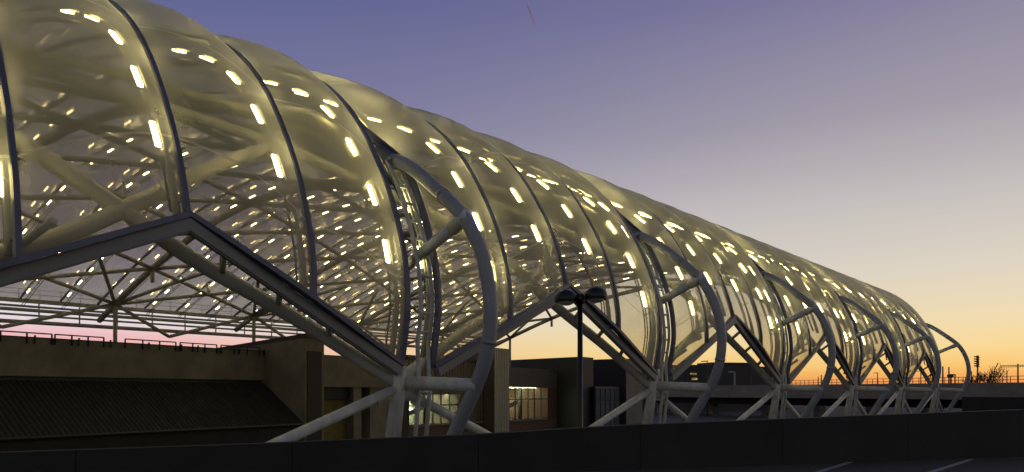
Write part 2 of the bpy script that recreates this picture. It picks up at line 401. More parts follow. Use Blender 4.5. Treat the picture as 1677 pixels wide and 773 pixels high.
ends = []
for j in range(NB0, NB1 + 1):
    st = bay_stations(j)
    for i in range(4): cushion(st, i, i == 0)
    for i, s in enumerate(st):
        a0 = arc_at_z(zig(s, st))
        if i == 0: fs = lambda a, s=s: s - (RG - LG) * min(max((a - aT2) / (aT - aT2), 0), 1); a1 = aT
        else: fs = s; a1 = A_BACK
        bm = bmesh.new(); strip(bm, fs, a0, a1 - (.0 if i else .002), -.006, .0075, .0036 if i < 4 else .0055, 90 if i else 34); fixn(bm)
        build('seam_cap', bm, M['cap'], canopy)
        rib(s, a0 + .01, i)
    # zigzag edge beams: a dark box along the film's lower edge with a round tube below
    for (sa, sb) in ((st[0], st[2]), (st[2], st[4])):
        bm = bmesh.new(); n = 10; P = []
        for k in range(n + 1):
            s = sa + (sb - sa) * k / n; P.append(S_(s, arc_at_z(zig(s, st)), .002))
        P = [P[0], P[-1]] if False else P
        d0 = (P[-1] - P[0]).normalized(); outw = Vector((cT, -sT, 0)); nn = outw.cross(d0).normalized()
        if nn.z < 0: nn = -nn
        sec = lambda p, o1, o2, h0, h1: [p + outw*o1 + nn*h0, p + outw*o2 + nn*h0, p + outw*o2 + nn*h1, p + outw*o1 + nn*h1]
        rings = [[bm.verts.new(v) for v in sec(p, -.14*U, .27*U, -.10*U, .10*U)] for p in P]
        for p, q in zip(rings, rings[1:]):
            for k in range(4): bm.faces.new((p[k], p[(k+1) % 4], q[(k+1) % 4], q[k]))
        bm.faces.new(rings[0][::-1]); bm.faces.new(rings[-1]); fixn(bm)
        eb = build('edge_beam', bm, M['cap'], canopy)
        bm = bmesh.new(); bar(bm, P[0] - nn * .365*U + outw * .08*U, P[-1] - nn * .365*U + outw * .08*U, .34*U, .52*U, nn); fixn(bm)
        bmesh.ops.bevel(bm, geom=bm.edges[:], offset=.06*U, segments=2, affect='EDGES')
        build('beam_tube', bm, M['beam'], eb)

# diagonal arch tubes springing from every column, both ways, inside the film
A_SP = arc_at_z(.05)
DT = catmull([(0, 1.14, .018), (.1225, 1.152, .084), (.234, 1.164, .142), (.40, 1.178, .219), (.54, 1.208, .308), (.66, 1.27, .39), (.84, 1.42, .50), (1.1, 1.70, .65), (1.5, 2.2, .845)], 5)
def diag(c, sg):
    bm = bmesh.new(); tube(bm, [W(c + sg * a, d, z) for a, d, z in DT], .0132 * L, 14); build('diagonal_tube', bm, M['steel_dim'], canopy)
    for ds in (.15, .25, .35):               # stubs between the diagonal tube and the edge beam
        for q0, q1 in zip(DT, DT[1:]):
            if q0[0] <= ds <= q1[0]:
                t = (ds - q0[0]) / (q1[0] - q0[0]); d = q0[1] + (q1[1] - q0[1]) * t; z = q0[2] + (q1[2] - q0[2]) * t; break
        bm = bmesh.new(); tube(bm, [W(c + sg * ds, d, z), S_(c + sg * (ds + .03), arc_at_z(.055 + .217 * (ds + .02) / .455), -.004)], .0055 * L, 8)
        build('beam_stub', bm, M['steel'], canopy)
for c in COLS[1:]:
    for sg in (-1, 1):
        if c + sg * .5 > COLS[-1] + .2: continue
        diag(c, sg)

# roof space frame: a thick main arch on every column line, crossed bracing between them
OF = -.11
def onarc(s0, d0, s1, d1, n=6):
    a0, a1 = arc_at_d(d0), arc_at_d(d1); return [S_(s0 + (s1-s0)*t/n, a0 + (a1-a0)*t/n, OF) for t in range(n + 1)]
def frame(j):
    c0, c1 = COLS[j + 1], COLS[j + 2]
    bm = bmesh.new(); rows = [1.62, 2.25, 2.85, 3.45, 4.05, 4.63, 5.20]; r = .0120 * L
    for i, (p, q) in enumerate(zip(rows, rows[1:])):
        tube(bm, onarc(c0, p, c1, q), r, 9); tube(bm, onarc(c0, q, c1, p), r, 9)
        dm = (p + q) / 2; am = arc_at_d(dm)
        tube(bm, [S_(c0 + .5, am, OF), S_(c0 + .5, am, -.03)], r * .75, 8)
    tube(bm, onarc(c0, 5.2, c0 + .36, 4.5), r, 9); tube(bm, onarc(c1, 5.2, c1 - .36, 4.5), r, 9)
    tube(bm, [S_(c1, arc_at_d(4.63), OF), S_(c1, arc_at_d(4.63), OF) - Vector((0, 0, .085 * L))], r, 8)
    n2, n3 = S_(c0, arc_at_d(5.2), OF), S_(c1, arc_at_d(5.2), OF); low = W(c0 + .37, 5.2, .39)
    tube(bm, [n2, low], r, 9); tube(bm, [low, n3], r, 9)
    build('space_frame', bm, M['steel_in'], canopy)
def main_arch(c):
    bm = bmesh.new(); a0, a1 = 1.0, arc_at_d(5.47)
    P = [S_(c, .42 + (.58) * k/8, -.04 - .07 * k/8) for k in range(8)] + [S_(c, a0 + (a1 - a0) * k/40, OF) for k in range(41)]
    tube(bm, P, .0185 * L, 14); ma = build('main_arch', bm, M['steel_in'], canopy)
    n2 = S_(c, arc_at_d(5.2), OF); bm = bmesh.new(); tube(bm, [n2, Vector((n2.x, n2.y, EYE + 3.0))], .013 * L, 10); build('roof_post', bm, M['steel_in'], ma)
for j in range(NB0, NB1 + 1): frame(j)
for c in COLS: main_arch(c)

# columns with braces, hoop, struts, ladder
hoop_pts = [(1.232, .500), (1.19, .486), (1.143, .458), (1.075, .405), (1.012, .350), (.974, .300), (.945, .234), (.932, .163), (.937, .095), (.957, .035), (.992, -.025), (1.030, -.085), (1.075, -.17)]
for c in COLS[1:]:
    s = c
    cb = bmesh.new(); PZ = -.17
    for ds, dd in ((-.006, 0), (.006, 0), (0, -.008)):
        tube(cb, [W(s + ds, 1.128 + dd, .052), W(s + ds * .9, 1.135 + dd, -.01), W(s + ds * 1.6, 1.163 + dd * 1.5, PZ)], [.0085*L, .0095*L, .0105*L], 12)
    col = build('column', cb, M['steel'], canopy)
    b_ = bmesh.new(); bar(b_, W(s, 1.135, .060), W(s, 1.135, .040), .7*U, .7*U, (0, 1, 0)); bmesh.ops.bevel(b_, geom=b_.edges[:], offset=.08*U, segments=2, affect='EDGES'); build('column_head', b_, M['hoop'], col)
    for sg in (-1, 1):
        b_ = bmesh.new(); tube(b_, [W(s + sg * .004, 1.135, .006), W(s + sg * .46, 1.165, PZ + .004)], .0105 * L, 14); build('brace', b_, M['steel'], col); b_ = bmesh.new(); p, q = W(s + sg*.05, 1.139, -.014), W(s + sg*.054, 1.1395, -.0157); tube(b_, [p, q], .0125 * L, 16); build('flange', b_, M['steel'], col)
    b_ = bmesh.new(); tube(b_, [W(s - .045, 1.14, -.012), W(s + .045, 1.14, -.012)], .0065 * L, 10); build('cross_tube', b_, M['steel'], col)
    b_ = bmesh.new(); bar(b_, W(s - .49, 1.12, (PZ + GZ) / 2), W(s + .49, 1.12, (PZ + GZ) / 2), .16 * L, (PZ - GZ) * L); fixn(b_)
    build('plinth', b_, M['concrete'], col)
    # hoop
    hs = c + .055
    hp = catmull(hoop_pts, 5); b_ = bmesh.new(); tube(b_, [W(hs, d, z) for d, z in hp], .0138 * L, 16)
    hoop = build('hoop', b_, M['hoop'], canopy)
    for k in (16, 40):
        p, q = Vector(W(hs, *hp[k])), Vector(W(hs, *hp[k+1])); d = (q - p).normalized()
        b_ = bmesh.new(); tube(b_, [p - d*.05, p + d*.05], .0150 * L, 18); build('splice_ring', b_, M['hoop'], hoop)
    b_ = bmesh.new(); tube(b_, [W(hs, 1.175, .262), W(hs, 1.03, .325)], .0118 * L, 14); tube(b_, [W(hs, 1.035, .3225), W(hs, .990, .3425)], .0140 * L, 14); build('upper_strut', b_, M['steel'], hoop)
    b_ = bmesh.new(); tube(b_, [W(s + .01, 1.13, .020), W(hs, .965, .012)], .0140 * L, 14); build('lower_strut', b_, M['steel'], hoop)
    b_ = bmesh.new(); tube(b_, [W(hs - .02, 1.24, .525), W(hs, 1.222, .497), W(hs, 1.20, .488)], [.010*L, .0150*L, .0148*L], 14); build('collar', b_, M['cap'], hoop)
    # access ladder following the arch in the open gap
    b_ = bmesh.new()
    la = [arc_at_z(.10 + (.50 - .10) * k / 20) for k in range(21)]
    sides = []
    for ds in (.044, .074):
        P = [S_(s + ds, a, -.012) for a in la]
        P = [W(s + ds - .004, 1.135, PZ)] + [W(s + ds, 1.120, .0)] + P
        sides.append(P); tube(b_, P, .0046 * L, 8)
    for k in range(1, 22, 2): tube(b_, [sides[0][k], sides[1][k]], .0030 * L, 6)
    build('access_ladder', b_, M['steel'], canopy)
    b_ = bmesh.new()
    P = [S_(s + .012, arc_at_z(.06 + (.54 - .06) * k / 20), -.028) for k in range(21)]; tube(b_, P, .0062 * L, 10); build('gap_arch', b_, M['steel'], canopy)
# end hoop's hanging fittings, far side gutter and catwalk
sA, sB = COLS[0] - .0, COLS[-1] + .0
b_ = bmesh.new(); D2 = prof_at(A_BACK)[0]
bar(b_, W(sA, D2, BACK_Z - .012), W(sB, D2, BACK_Z - .012), .30, .026 * L); fixn(b_); build('gutter_beam', b_, M['steel_in'], canopy)
b_ = bmesh.new()
for dz, r in ((-.048, .10), (-.072, .15), (-.105, .09), (-.150, .17)): tube(b_, [W(sA, D2 - .01, BACK_Z + dz), W(sB, D2 - .01, BACK_Z + dz)], r, 8)
k = sA
while k < sB: tube(b_, [W(k, D2 - .01, BACK_Z), W(k, D2 - .01, BACK_Z - .150)], .06, 6); k += .24
build('service_pipes', b_, M['steel_in'], canopy)
b_ = bmesh.new(); k = sA
for dz in (.03, .06): tube(b_, [W(sA, D2 - .03, BACK_Z + dz), W(sB, D2 - .03, BACK_Z + dz)], .022, 6)
while k < sB: tube(b_, [W(k, D2 - .03, BACK_Z), W(k, D2 - .03, BACK_Z + .06)], .022, 6); k += .12
build('catwalk_railing', b_, M['dark'], canopy)

# ------------------------------------------------------------------ buildings beyond, under the far side of the canopy
BB = math.atan((1545 - CX) / F); ev = Vector((math.sin(BB), math.cos(BB), 0)); mv = Vector((math.cos(BB), -math.sin(BB), 0))
P0 = Vector(((0 - CX) / F * 42.6, 42.6, 0))
def face(x, o=0.):                      # point on the front line (offset o towards the camera) seen at column x
    q = (x - CX) / F; p = P0 + mv * o
    Y = (p.x * ev.y - p.y * ev.x) / (q * ev.y - ev.x); return Vector((q * Y, Y, 0))
def zat(y, p): return EYE + (HY - y) / F * p.y
def fbox(bm, xa, xb, z0, z1, o=0., deep=8.):
    a, b = face(xa, o), face(xb, o)
    prism(bm, [(a.x, a.y, z0), (b.x, b.y, z0), (b.x, b.y, z1), (a.x, a.y, z1)],
          [tuple(v) for v in ((a - mv*deep) + Vector((0, 0, z0)), (b - mv*deep) + Vector((0, 0, z0)), (b - mv*deep) + Vector((0, 0, z1)), (a - mv*deep) + Vector((0, 0, z1)))]); fixn(bm)
def off_for(xa, xb):                    # how far a block whose side starts at column xa must project so its corner shows at xb
    p = face(xa); q = (xb - CX) / F     # (p.x+m.x t) = q (p.y + m.y t)
    return (q * p.y - p.x) / (mv.x - q * mv.y)
cor = ribbed('vertical_ribbed_cladding', (.20, .165, .12), .6, .55, ev)
corfine = ribbed('fine_ribbed_cladding', (.15, .135, .11), .6, .28, ev)
roofm = ribbed('dark_ribbed_roof', (.009, .009, .007), .6, .31, ev)
brick = brick_mat('brick_wall', tuple(ev))
M['room'] = mat('pale_room_wall', (.46, .54, .36), .8, noise=.2, scale=.6)
M['strip'] = emit('room_strip_light', (1, 1, .72), 30)
def pane_mat():
    m = bpy.data.materials.new('window_glass'); m.use_nodes = True; t = m.node_tree; t.nodes.clear()
    a = N(t, 'ShaderNodeBsdfTransparent'); a.inputs[0].default_value = (.8, .85, .78, 1); g = N(t, 'ShaderNodeBsdfGlossy'); g.inputs['Roughness'].default_value = .05
    x = N(t, 'ShaderNodeMixShader'); x.inputs[0].default_value = .07; t.links.new(a.outputs[0], x.inputs[1]); t.links.new(g.outputs[0], x.inputs[2])
    o = N(t, 'ShaderNodeOutputMaterial'); t.links.new(x.outputs[0], o.inputs[0]); return m
M['pane'] = pane_mat()
def windows(parent, xs, z0, z1, o, deep=6.0, bars=2, fm=None):
    up = lambda z: Vector((0, 0, z))
    a, b = face(xs[0], o - .2), face(xs[-1], o - .2); A, B = a - mv * deep, b - mv * deep
    bm = bmesh.new()                      # the lit room behind: floor, ceiling, back and side walls
    for q in ((a, b, B, A),): 
        bm.faces.new([bm.verts.new(v + up(z0 - .3)) for v in q]); bm.faces.new([bm.verts.new(v + up(z1 + .3)) for v in q])
    for p, q in ((A, B), (a, A), (b, B)): bm.faces.new([bm.verts.new(v) for v in (p + up(z0 - .3), q + up(z0 - .3), q + up(z1 + .3), p + up(z1 + .3))])
    rm = build('lit_room', bm, M['room'], parent)
    for k, (t0, t1, dd, h) in enumerate(((.02, .45, .25, .05), (.5, .98, .25, .05), (.1, .6, .55, .05), (.65, .95, .6, .05), (.05, .4, .93, .35), (.3, .9, .93, .62))):
        bm = bmesh.new(); p = a.lerp(b, t0) - mv * deep * dd; q = a.lerp(b, t1) - mv * deep * dd; z = z1 + .2 - (z1 - z0) * h
        bar(bm, p + up(z), q + up(z), .18, .10); fixn(bm); build('strip_light', bm, M['strip'], rm)
    bm = bmesh.new()
    for t0 in (.22, .63): p = a.lerp(b, t0) - mv * deep * .35; tube(bm, [p + up(z0 - .3), p + up(z1 + .3)], .28, 12)
    bar(bm, a.lerp(b, .05) - mv * deep * .7 + up(z0 - .2), a.lerp(b, .8) - mv * deep * .5 + up(z0 * .4 + z1 * .6), .3, .5)
    build('stair_and_posts', bm, M['grey_panel'], rm)
    for xa, xb in zip(xs, xs[1:]):
        bm = bmesh.new(); p, q = face(xa, o), face(xb, o); bm.faces.new([bm.verts.new(v) for v in (p + up(z0), q + up(z0), q + up(z1), p + up(z1))]); wn = build('window', bm, M['pane'], parent)
        bm = bmesh.new(); p, q = face(xa, o + .06), face(xb, o + .06)
        for t in [0, 1] + [k / bars for k in range(1, bars)]:
            c_ = p.lerp(q, t); bar(bm, c_ + up(z0), c_ + up(z1), .12, .12, ev)
        for z in (z0, (z0 * .38 + z1 * .62), z1): bar(bm, p + up(z) + mv*.003, q + up(z) + mv*.003, .09, .12)
        fixn(bm); build('frame', bm, fm or M['dark'], wn)

# long beige building with a dark lean-to roof
T = empty('beige_building', face(200), 'long low beige building at left with a dark ribbed lean-to roof and roof railing', 'building')
zt = EYE + 3.27
bm = bmesh.new(); fbox(bm, -500, 433, EYE + .95, zt, 0, 16); build('wall', bm, M['beige'], T)
bm = bmesh.new(); fbox(bm, -500, 433, 0, EYE + .95, -.4, 15); build('lower_wall', bm, M['grey_panel'], T)
bm = bmesh.new(); bo = off_for(433, 497)
a0, a1, b0, b1 = face(-500, 0), face(433, 0), face(-500, 0) + mv * bo, face(433, 0) + mv * bo
za, zb = EYE + .70, EYE - 2.4
prism(bm, [a0 + Vector((0, 0, za)), a1 + Vector((0, 0, za)), a1 + Vector((0, 0, za - .2)), a0 + Vector((0, 0, za - .2))],
      [b0 + Vector((0, 0, zb)), b1 + Vector((0, 0, zb)), b1 + Vector((0, 0, zb - .2)), b0 + Vector((0, 0, zb - .2))]); fixn(bm); build('lean_to_roof', bm, roofm, T)
bm = bmesh.new(); tube(bm, [b0 + mv*.1 + Vector((0, 0, zb - .08)), b1 + mv*.1 + Vector((0, 0, zb - .08))], .07, 8); build('gutter', bm, M['grey_panel'], T)
bm = bmesh.new(); c0, c1 = b0 - mv*.3, b1 - mv*.3
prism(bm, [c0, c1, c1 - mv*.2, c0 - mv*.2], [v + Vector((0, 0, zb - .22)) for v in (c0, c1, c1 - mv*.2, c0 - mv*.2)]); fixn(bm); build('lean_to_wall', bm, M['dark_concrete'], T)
bm = bmesh.new()
for xa, xb in ((-200, 85), (90, 170), (205, 288), (295, 355), (362, 425)):
    p, q = face(xa, .1), face(xb, .1)
    for h in (.28,): tube(bm, [p + Vector((0, 0, zt + h)), q + Vector((0, 0, zt + h))], .045, 6)
    n = 3 if xb - xa < 150 else 6
    for k in range(n + 1):
        r_ = p.lerp(q, k / n); tube(bm, [r_ + Vector((0, 0, zt - .35)), r_ + Vector((0, 0, zt + .28))], .05, 6)
        if k % 2: bar(bm, r_ + ev * .45 + Vector((0, 0, zt - .35)), r_ + ev * .45 + Vector((0, 0, zt + .15)), .09, .09, ev)
build('roof_railing', bm, M['black'], T)
bm = bmesh.new(); fbox(bm, -500, 432, zt + .003, zt + .05, .05, 1.); build('coping', bm, M['dark'], T)

def stair_block(name, xa, xb, xc, ya, yb, m_side, m_front, label, cat='building', yc=None):
    o = off_for(xa, xb); a = face(xa); cnr = a + mv * o
    c2 = face(xc, o) if xc > xb else cnr + ev * .5
    z0 = zat(ya, a); z1 = zat(yb, cnr)
    deep = 9.
    T = empty(name, (cnr + c2) / 2, label, cat)
    bm = bmesh.new()
    sid = lambda p, h: [a + p - mv*deep + Vector((0, 0, 0)), cnr + p, cnr + p + Vector((0, 0, z1)), a + p - mv*deep + Vector((0, 0, z0 + (z0 - z1) * 0))]
    prism(bm, sid(Vector(), 0), sid((c2 - cnr) * .04, 0)); fixn(bm); build('side_wall', bm, m_side, T)
    bm = bmesh.new(); prism(bm, sid((c2 - cnr) * .0402, 0), sid(c2 - cnr, 0))
    for v in bm.verts: v.co -= mv * .02
    fixn(bm); build('front_wall', bm, m_front, T)
    return T, cnr, c2, z0, z1, o
T, cnr, c2, z0, z1, o_ = stair_block('stair_block', 433, 499, 531, 578, 553, M['beige'], M['beige'], 'beige stair block with slanted top and tall dark panel, right of the lean-to roof')
bm = bmesh.new(); p, q = cnr.lerp(c2, .12), cnr.lerp(c2, .85)
prism(bm, [p + mv*.05, q + mv*.05, q + mv*.05 + Vector((0, 0, z1 - 1.0)), p + mv*.05 + Vector((0, 0, z1 - 1.0))], [p - mv*.05, q - mv*.05, q - mv*.05 + Vector((0, 0, z1 - 1.0)), p - mv*.05 + Vector((0, 0, z1 - 1.0))]); fixn(bm)
build('dark_panel', bm, M['black_panel'], T)
bm = bmesh.new(); A = face(433)
prism(bm, [A - mv*9 + Vector((0, 0, z0 + .003)), cnr + mv*.15 + Vector((0, 0, z1 + .003)), cnr + mv*.15 + Vector((0, 0, z1 + .35)), A - mv*9 + Vector((0, 0, z0 + .35))],
      [v + (c2 - cnr) for v in (A - mv*9 + Vector((0, 0, z0 + .003)), cnr + mv*.15 + Vector((0, 0, z1 + .003)), cnr + mv*.15 + Vector((0, 0, z1 + .35)), A - mv*9 + Vector((0, 0, z0 + .35)))]); fixn(bm)
build('roof', bm, M['dark'], T)

# middle beige building with a dark doorway recess, ochre wall
T = empty('entrance_building', face(590), 'beige entrance building with dark recess and ochre wall behind the first white column', 'building')
zt2 = zat(585, face(600)); zr = zat(634, face(555))
bm = bmesh.new(); fbox(bm, 531, 668, zr, zt2, 0, 12); build('wall', bm, M['beige'], T)
bm = bmesh.new(); fbox(bm, 531, 590, zr - 1.1, zr, -.6, 6); build('recess', bm, M['black_panel'], T)  # solid black box stands in for the shade of the opening
bm = bmesh.new(); fbox(bm, 531, 578, 0, zr - 1.1, -1.2, 6); build('ochre_wall', bm, M['ochre'], T)
bm = bmesh.new(); fbox(bm, 579, 592, 0, zr, -.1, 4); build('pillar', bm, M['beige'], T)
bm = bmesh.new(); fbox(bm, 593, 606, 0, zr, -2.5, 2); build('doorway', bm, M['black_panel'], T)
bm = bmesh.new(); fbox(bm, 606, 655, 0, zr, -.3, 6); build('lower_wall', bm, M['beige'], T)
bm = bmesh.new(); fbox(bm, 655, 668, 0, zr, .2, 5); build('dark_door', bm, M['black_panel'], T)

# ribbed hall with lit windows over a brick base
T = empty('ribbed_hall', face(750), 'hall with brown ribbed cladding, wide lit windows and brick base, right of the first column', 'building')
Y1 = face(710); zs = zat(697, Y1); zw = zat(645, Y1); zt3 = zat(592, face(750))
bm = bmesh.new(); fbox(bm, 668, 812, zw, zt3, 0, 10); build('clad_wall', bm, cor, T)
bm = bmesh.new(); fbox(bm, 668, 812, 0, zs, .05, 10); build('brick_base', bm, brick, T)
bm = bmesh.new(); fbox(bm, 752, 812, zs, zw, -.02, 10); build('clad_panel', bm, cor, T)
bm = bmesh.new(); fbox(bm, 668, 812, zs, zs + .16, .3, .4); build('sill', bm, M['concrete'], T)
windows(T, [669, 695, 722, 750], zs + .17, zw, -.1)
bm = bmesh.new(); fbox(bm, 668, 812, zt3 + .003, zt3 + .35, .15, 10); build('roof', bm, M['dark'], T)
T2 = empty('ribbed_tower', face(822), 'narrow tower of close vertical metal ribs between the lit hall windows', 'tower')
bm = bmesh.new(); fbox(bm, 811, 832, 0, zat(574, face(820)), 1.6, 6); build('ribbed_shell', bm, corfine, T2)
bm = bmesh.new()
for k in range(9):
    p = face(811 + 21 * k / 8, 1.72); bar(bm, p, p + Vector((0, 0, zat(573, face(820)))), .16, .22, ev)
fixn(bm); build('vertical_fins', bm, M['steel_in'], T2)

T = empty('glazed_wing', face(864), 'low wing with fine grey cladding above a big lit window grid and brick base', 'building')
q0 = face(864); zt4 = zat(603, q0); zw = zat(634, q0); zs = zat(689, q0)
bm = bmesh.new(); fbox(bm, 832, 912, zw, zt4, 0, 9); build('clad_wall', bm, corfine, T)
bm = bmesh.new(); fbox(bm, 832, 912, 0, zs, .1, 9); build('brick_base', bm, brick, T)
bm = bmesh.new(); fbox(bm, 897, 912, zs, zw, .12, 9); build('pier', bm, M['brick_pier'], T)
bm = bmesh.new(); fbox(bm, 832, 897, zs, zs + .25, .35, .5); build('sill', bm, M['concrete'], T)
windows(T, [833, 854, 875, 896], zs + .26, zw, -.1)
T, *_ = stair_block('grey_block', 912, 952, 972, 588, 584, M['grey_panel'], M['black_panel'], 'flat roofed dark grey clad block directly behind the twin headed lamp post')
T, *_ = stair_block('black_block', 973, 1025, 1052, 590, 587, M['black_panel'], M['beige'], 'black clad block with a brown front, right of the grey block')
# glass lean-to
T = empty('glass_shelter', face(992, 5), 'small glazed shelter with pale frame at the foot of the black block', 'shelter')
og = off_for(973, 985)
p, q = face(975, 4.5), face(1014, 4.5); zg = zat(636, p)
gm = mat('dusky_glass', (.12, .14, .15), .08, spec=1., coat=.5)
bm = bmesh.new(); prism(bm, [p, q, q + Vector((0, 0, zg)), p + Vector((0, 0, zg))], [v - mv*.08 for v in (p, q, q + Vector((0, 0, zg)), p + Vector((0, 0, zg)))]); fixn(bm); build('glazing', bm, gm, T)
bm = bmesh.new()
for k in range(6): r_ = p.lerp(q, k/5) + mv*.06; bar(bm, r_, r_ + Vector((0, 0, zg)), .10, .10, ev)
for z in (zg * .62, zg): bar(bm, p + mv*.063 + Vector((0, 0, z)), q + mv*.063 + Vector((0, 0, z)), .14, .14)
fixn(bm); build('frame', bm, M['grey_panel'], T)
bm = bmesh.new(); prism(bm, [p + Vector((0, 0, zg + .08)), q + Vector((0, 0, zg + .08)), q + Vector((0, 0, zg + .28)), p + Vector((0, 0, zg + .28))],
                        [v - mv*3.5 for v in (p + Vector((0, 0, zg + .08)), q + Vector((0, 0, zg + .08)), q + Vector((0, 0, zg + .28)), p + Vector((0, 0, zg + .28)))]); fixn(bm); build('roof', bm, M['grey_panel'], T)

# far dark building with lit windows
def pbox(bm, xa, Ya, xb, Yb, z0, z1, deep=10):
    a = Vector(((xa - CX)/F*Ya, Ya, 0)); b = Vector(((xb - CX)/F*Yb, Yb, 0)); d = (b - a).normalized(); n = Vector((-d.y, d.x, 0))
    if n.y < 0: n = -n
    up = lambda z: Vector((0, 0, z))
    prism(bm, [a + up(z0), b + up(z0), b + up(z1), a + up(z1)], [v + n*deep for v in (a + up(z0), b + up(z0), b + up(z1), a + up(z1))]); fixn(bm)
T = empty('dark_terminal', at(1210, 642, 190) - Vector((0, 0, EYE)), 'distant dark terminal building with a few lit windows seen between the columns', 'building')
zt5 = EYE + 44/F*190
bm = bmesh.new(); pbox(bm, 1120, 185, 1290, 205, 0, EYE + 45/F*185, 20); build('wall', bm, M['black_panel'], T)
bm = bmesh.new(); pbox(bm, 1165, 195, 1235, 198, EYE + 45/F*185 + .003, EYE + 50/F*190, 8); build('roof_plant', bm, M['black_panel'], T)
for x, y, w_, h_ in ((1131, 611, 10, 3), (1133, 619, 9, 3), (1153, 612, 7, 3), (1192, 613, 9, 3), (1192, 620, 9, 3), (1229, 609, 10, 5), (1230, 617, 9, 3), (1210, 612, 6, 3), (1258, 606, 6, 6)):
    Yd = 185 + 20 * (x - 1120) / 170 - .3
    bm = bmesh.new(); pbox(bm, x, Yd, x + w_, Yd + w_ * .118, EYE + (HY - y - h_)/F*Yd, EYE + (HY - y)/F*Yd, .2); build('lit_window', bm, M['lit_office'], T)
bm = bmesh.new(); p = at(1203, 642, 180); q = at(1203, 609, 180); r_ = at(1193, 609, 180); bar(bm, p, q, .35, .35, (0, 1, 0)); bar(bm, q, r_, .35, .35); fixn(bm)
o = link('portal_frame', bm, M['paint']); o['label'] = 'thin white portal frame in front of the distant dark terminal'; o['category'] = 'frame'

# viaduct
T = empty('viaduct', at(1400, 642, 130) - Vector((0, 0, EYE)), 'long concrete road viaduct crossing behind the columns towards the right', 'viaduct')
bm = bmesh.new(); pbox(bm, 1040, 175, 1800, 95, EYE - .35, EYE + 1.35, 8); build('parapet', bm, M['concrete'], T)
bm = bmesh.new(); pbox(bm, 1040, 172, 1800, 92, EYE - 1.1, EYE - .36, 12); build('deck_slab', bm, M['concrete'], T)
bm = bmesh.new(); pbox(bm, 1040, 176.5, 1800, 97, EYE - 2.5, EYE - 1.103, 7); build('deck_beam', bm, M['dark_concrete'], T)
for k in range(9):
    t = k / 8; x = 1080 + 700 * t; Y = 176 - 80 * (x - 1040) / 760
    bm = bmesh.new(); pbox(bm, x, Y, x + 10, Y, 0, EYE - 2.5, 3); build('pier', bm, M['concrete'], T)
bm = bmesh.new()
A, B = at(1290, 642, 149), at(1800, 642, 96); A.z = B.z = EYE + 1.35
for h in (.45, .95): tube(bm, [A + Vector((0, 0, h)), B + Vector((0, 0, h))], .045, 6)
for k in range(50): p = A.lerp(B, k/49); tube(bm, [p, p + Vector((0, 0, .95))], .05, 6)
build('railing', bm, M['dark'], T)
# near side retaining structure at the right
T = empty('concrete_ramp', at(1600, 642, 80) - Vector((0, 0, EYE)), 'dark concrete ramp wall with dark painted openings at the far right edge', 'ramp')
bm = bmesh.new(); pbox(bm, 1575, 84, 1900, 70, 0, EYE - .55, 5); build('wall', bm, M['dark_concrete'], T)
for x in (1616, 1648, 1685):
    bm = bmesh.new(); pbox(bm, x, 84 - 14*(x-1575)/325 - .1, x + 26, 84 - 14*(x+26-1575)/325 - .1, EYE - 2.0, EYE - .9, .2); build('opening', bm, M['black'], T)  # flat black slabs on the wall face, shade of openings painted in

# ------------------------------------------------------------------ distant poles, sign, crane, tree
G = 'thin poles on the horizon'
def pole(x, y, Y, r, label, y0=636, head=None, cat='pole', name='mast_pole'):
    a, b = at(x, y0, Y), at(x, y, Y); a.z = 0
    bm = bmesh.new(); tube(bm, [a, b], [r, r * .6], 8)
    T = empty(name, a, label, cat); build('pole', bm, M['dark'], T)
    if head: 
        bm = bmesh.new(); head(bm, b); fixn(bm); build('head', bm, M['dark'], T)
    return T
def arm_head(bm, b): bar(bm, b + Vector((-1.2, 0, 0)), b + Vector((.2, 0, .1)), .25, .18)
pole(1544, 600, 190, .28, 'distant pole just right of the canopy end, taller of the two leaning over the road')
pole(1554, 601, 185, .25, 'distant plain pole between the tall pole and the road sign')
pole(1340, 617, 260, .25, 'distant pole left of the trio between the third and fourth columns')
pole(1345, 614, 255, .3, 'distant pole in the middle of the trio between the columns')
pole(1356, 616, 250, .25, 'distant pole right of the trio between the columns')
pole(1437, 611, 240, .22, 'distant lone pole seen in the opening before the fourth column', head=arm_head)
pole(1508, 608, 235, .22, 'distant pole seen in the last triangular opening', head=arm_head)
pole(1158, 592, 150, .12, 'dark lamp pole with a short arm in front of the dark terminal', head=arm_head, cat='street lamp', name='street_lamp')
pole(1230, 590, 150, .09, 'thin antenna pole above the right end of the dark terminal')
pole(1591, 608, 200, .2, 'thin pole left of the bare tree')
pole(1649, 608, 200, .2, 'short thin pole between the bare tree and the crane')
# tall multi head light mast
def flood(bm, b):
    for k in range(5): bar(bm, b + Vector((-.9, 0, -k * .62)), b + Vector((.4, 0, -k * .62 - .25)), .4, .28)
    bar(bm, b + Vector((0, 0, -2.9)), b + Vector((0, 0, .3)), .45, .45, (0, 1, 0))
pole(1601, 584, 200, .27, 'tall mast with a stack of five floodlights at the right', cat='light mast', name='floodlight_mast', head=flood)
# road sign on gantry posts
T = empty('road_sign', at(1562, 642, 140) - Vector((0, 0, EYE)), 'small dark rectangular road sign on posts above the viaduct railing', 'road sign')
bm = bmesh.new(); pbox(bm, 1552, 140, 1562, 140, EYE + (HY-618)/F*140, EYE + (HY-613.5)/F*140, .2); build('panel', bm, M['dark'], T)
bm = bmesh.new(); 
for x in (1557, 1564): a = at(x, 613.5 if x > 1560 else 618, 140.3); tube(bm, [Vector((a.x, a.y, EYE + 1.3)), a], .12, 6)
bar(bm, at(1553, 613.2, 140.3), at(1564.5, 613.2, 140.3), .15, .15); fixn(bm); build('post', bm, M['dark'], T)
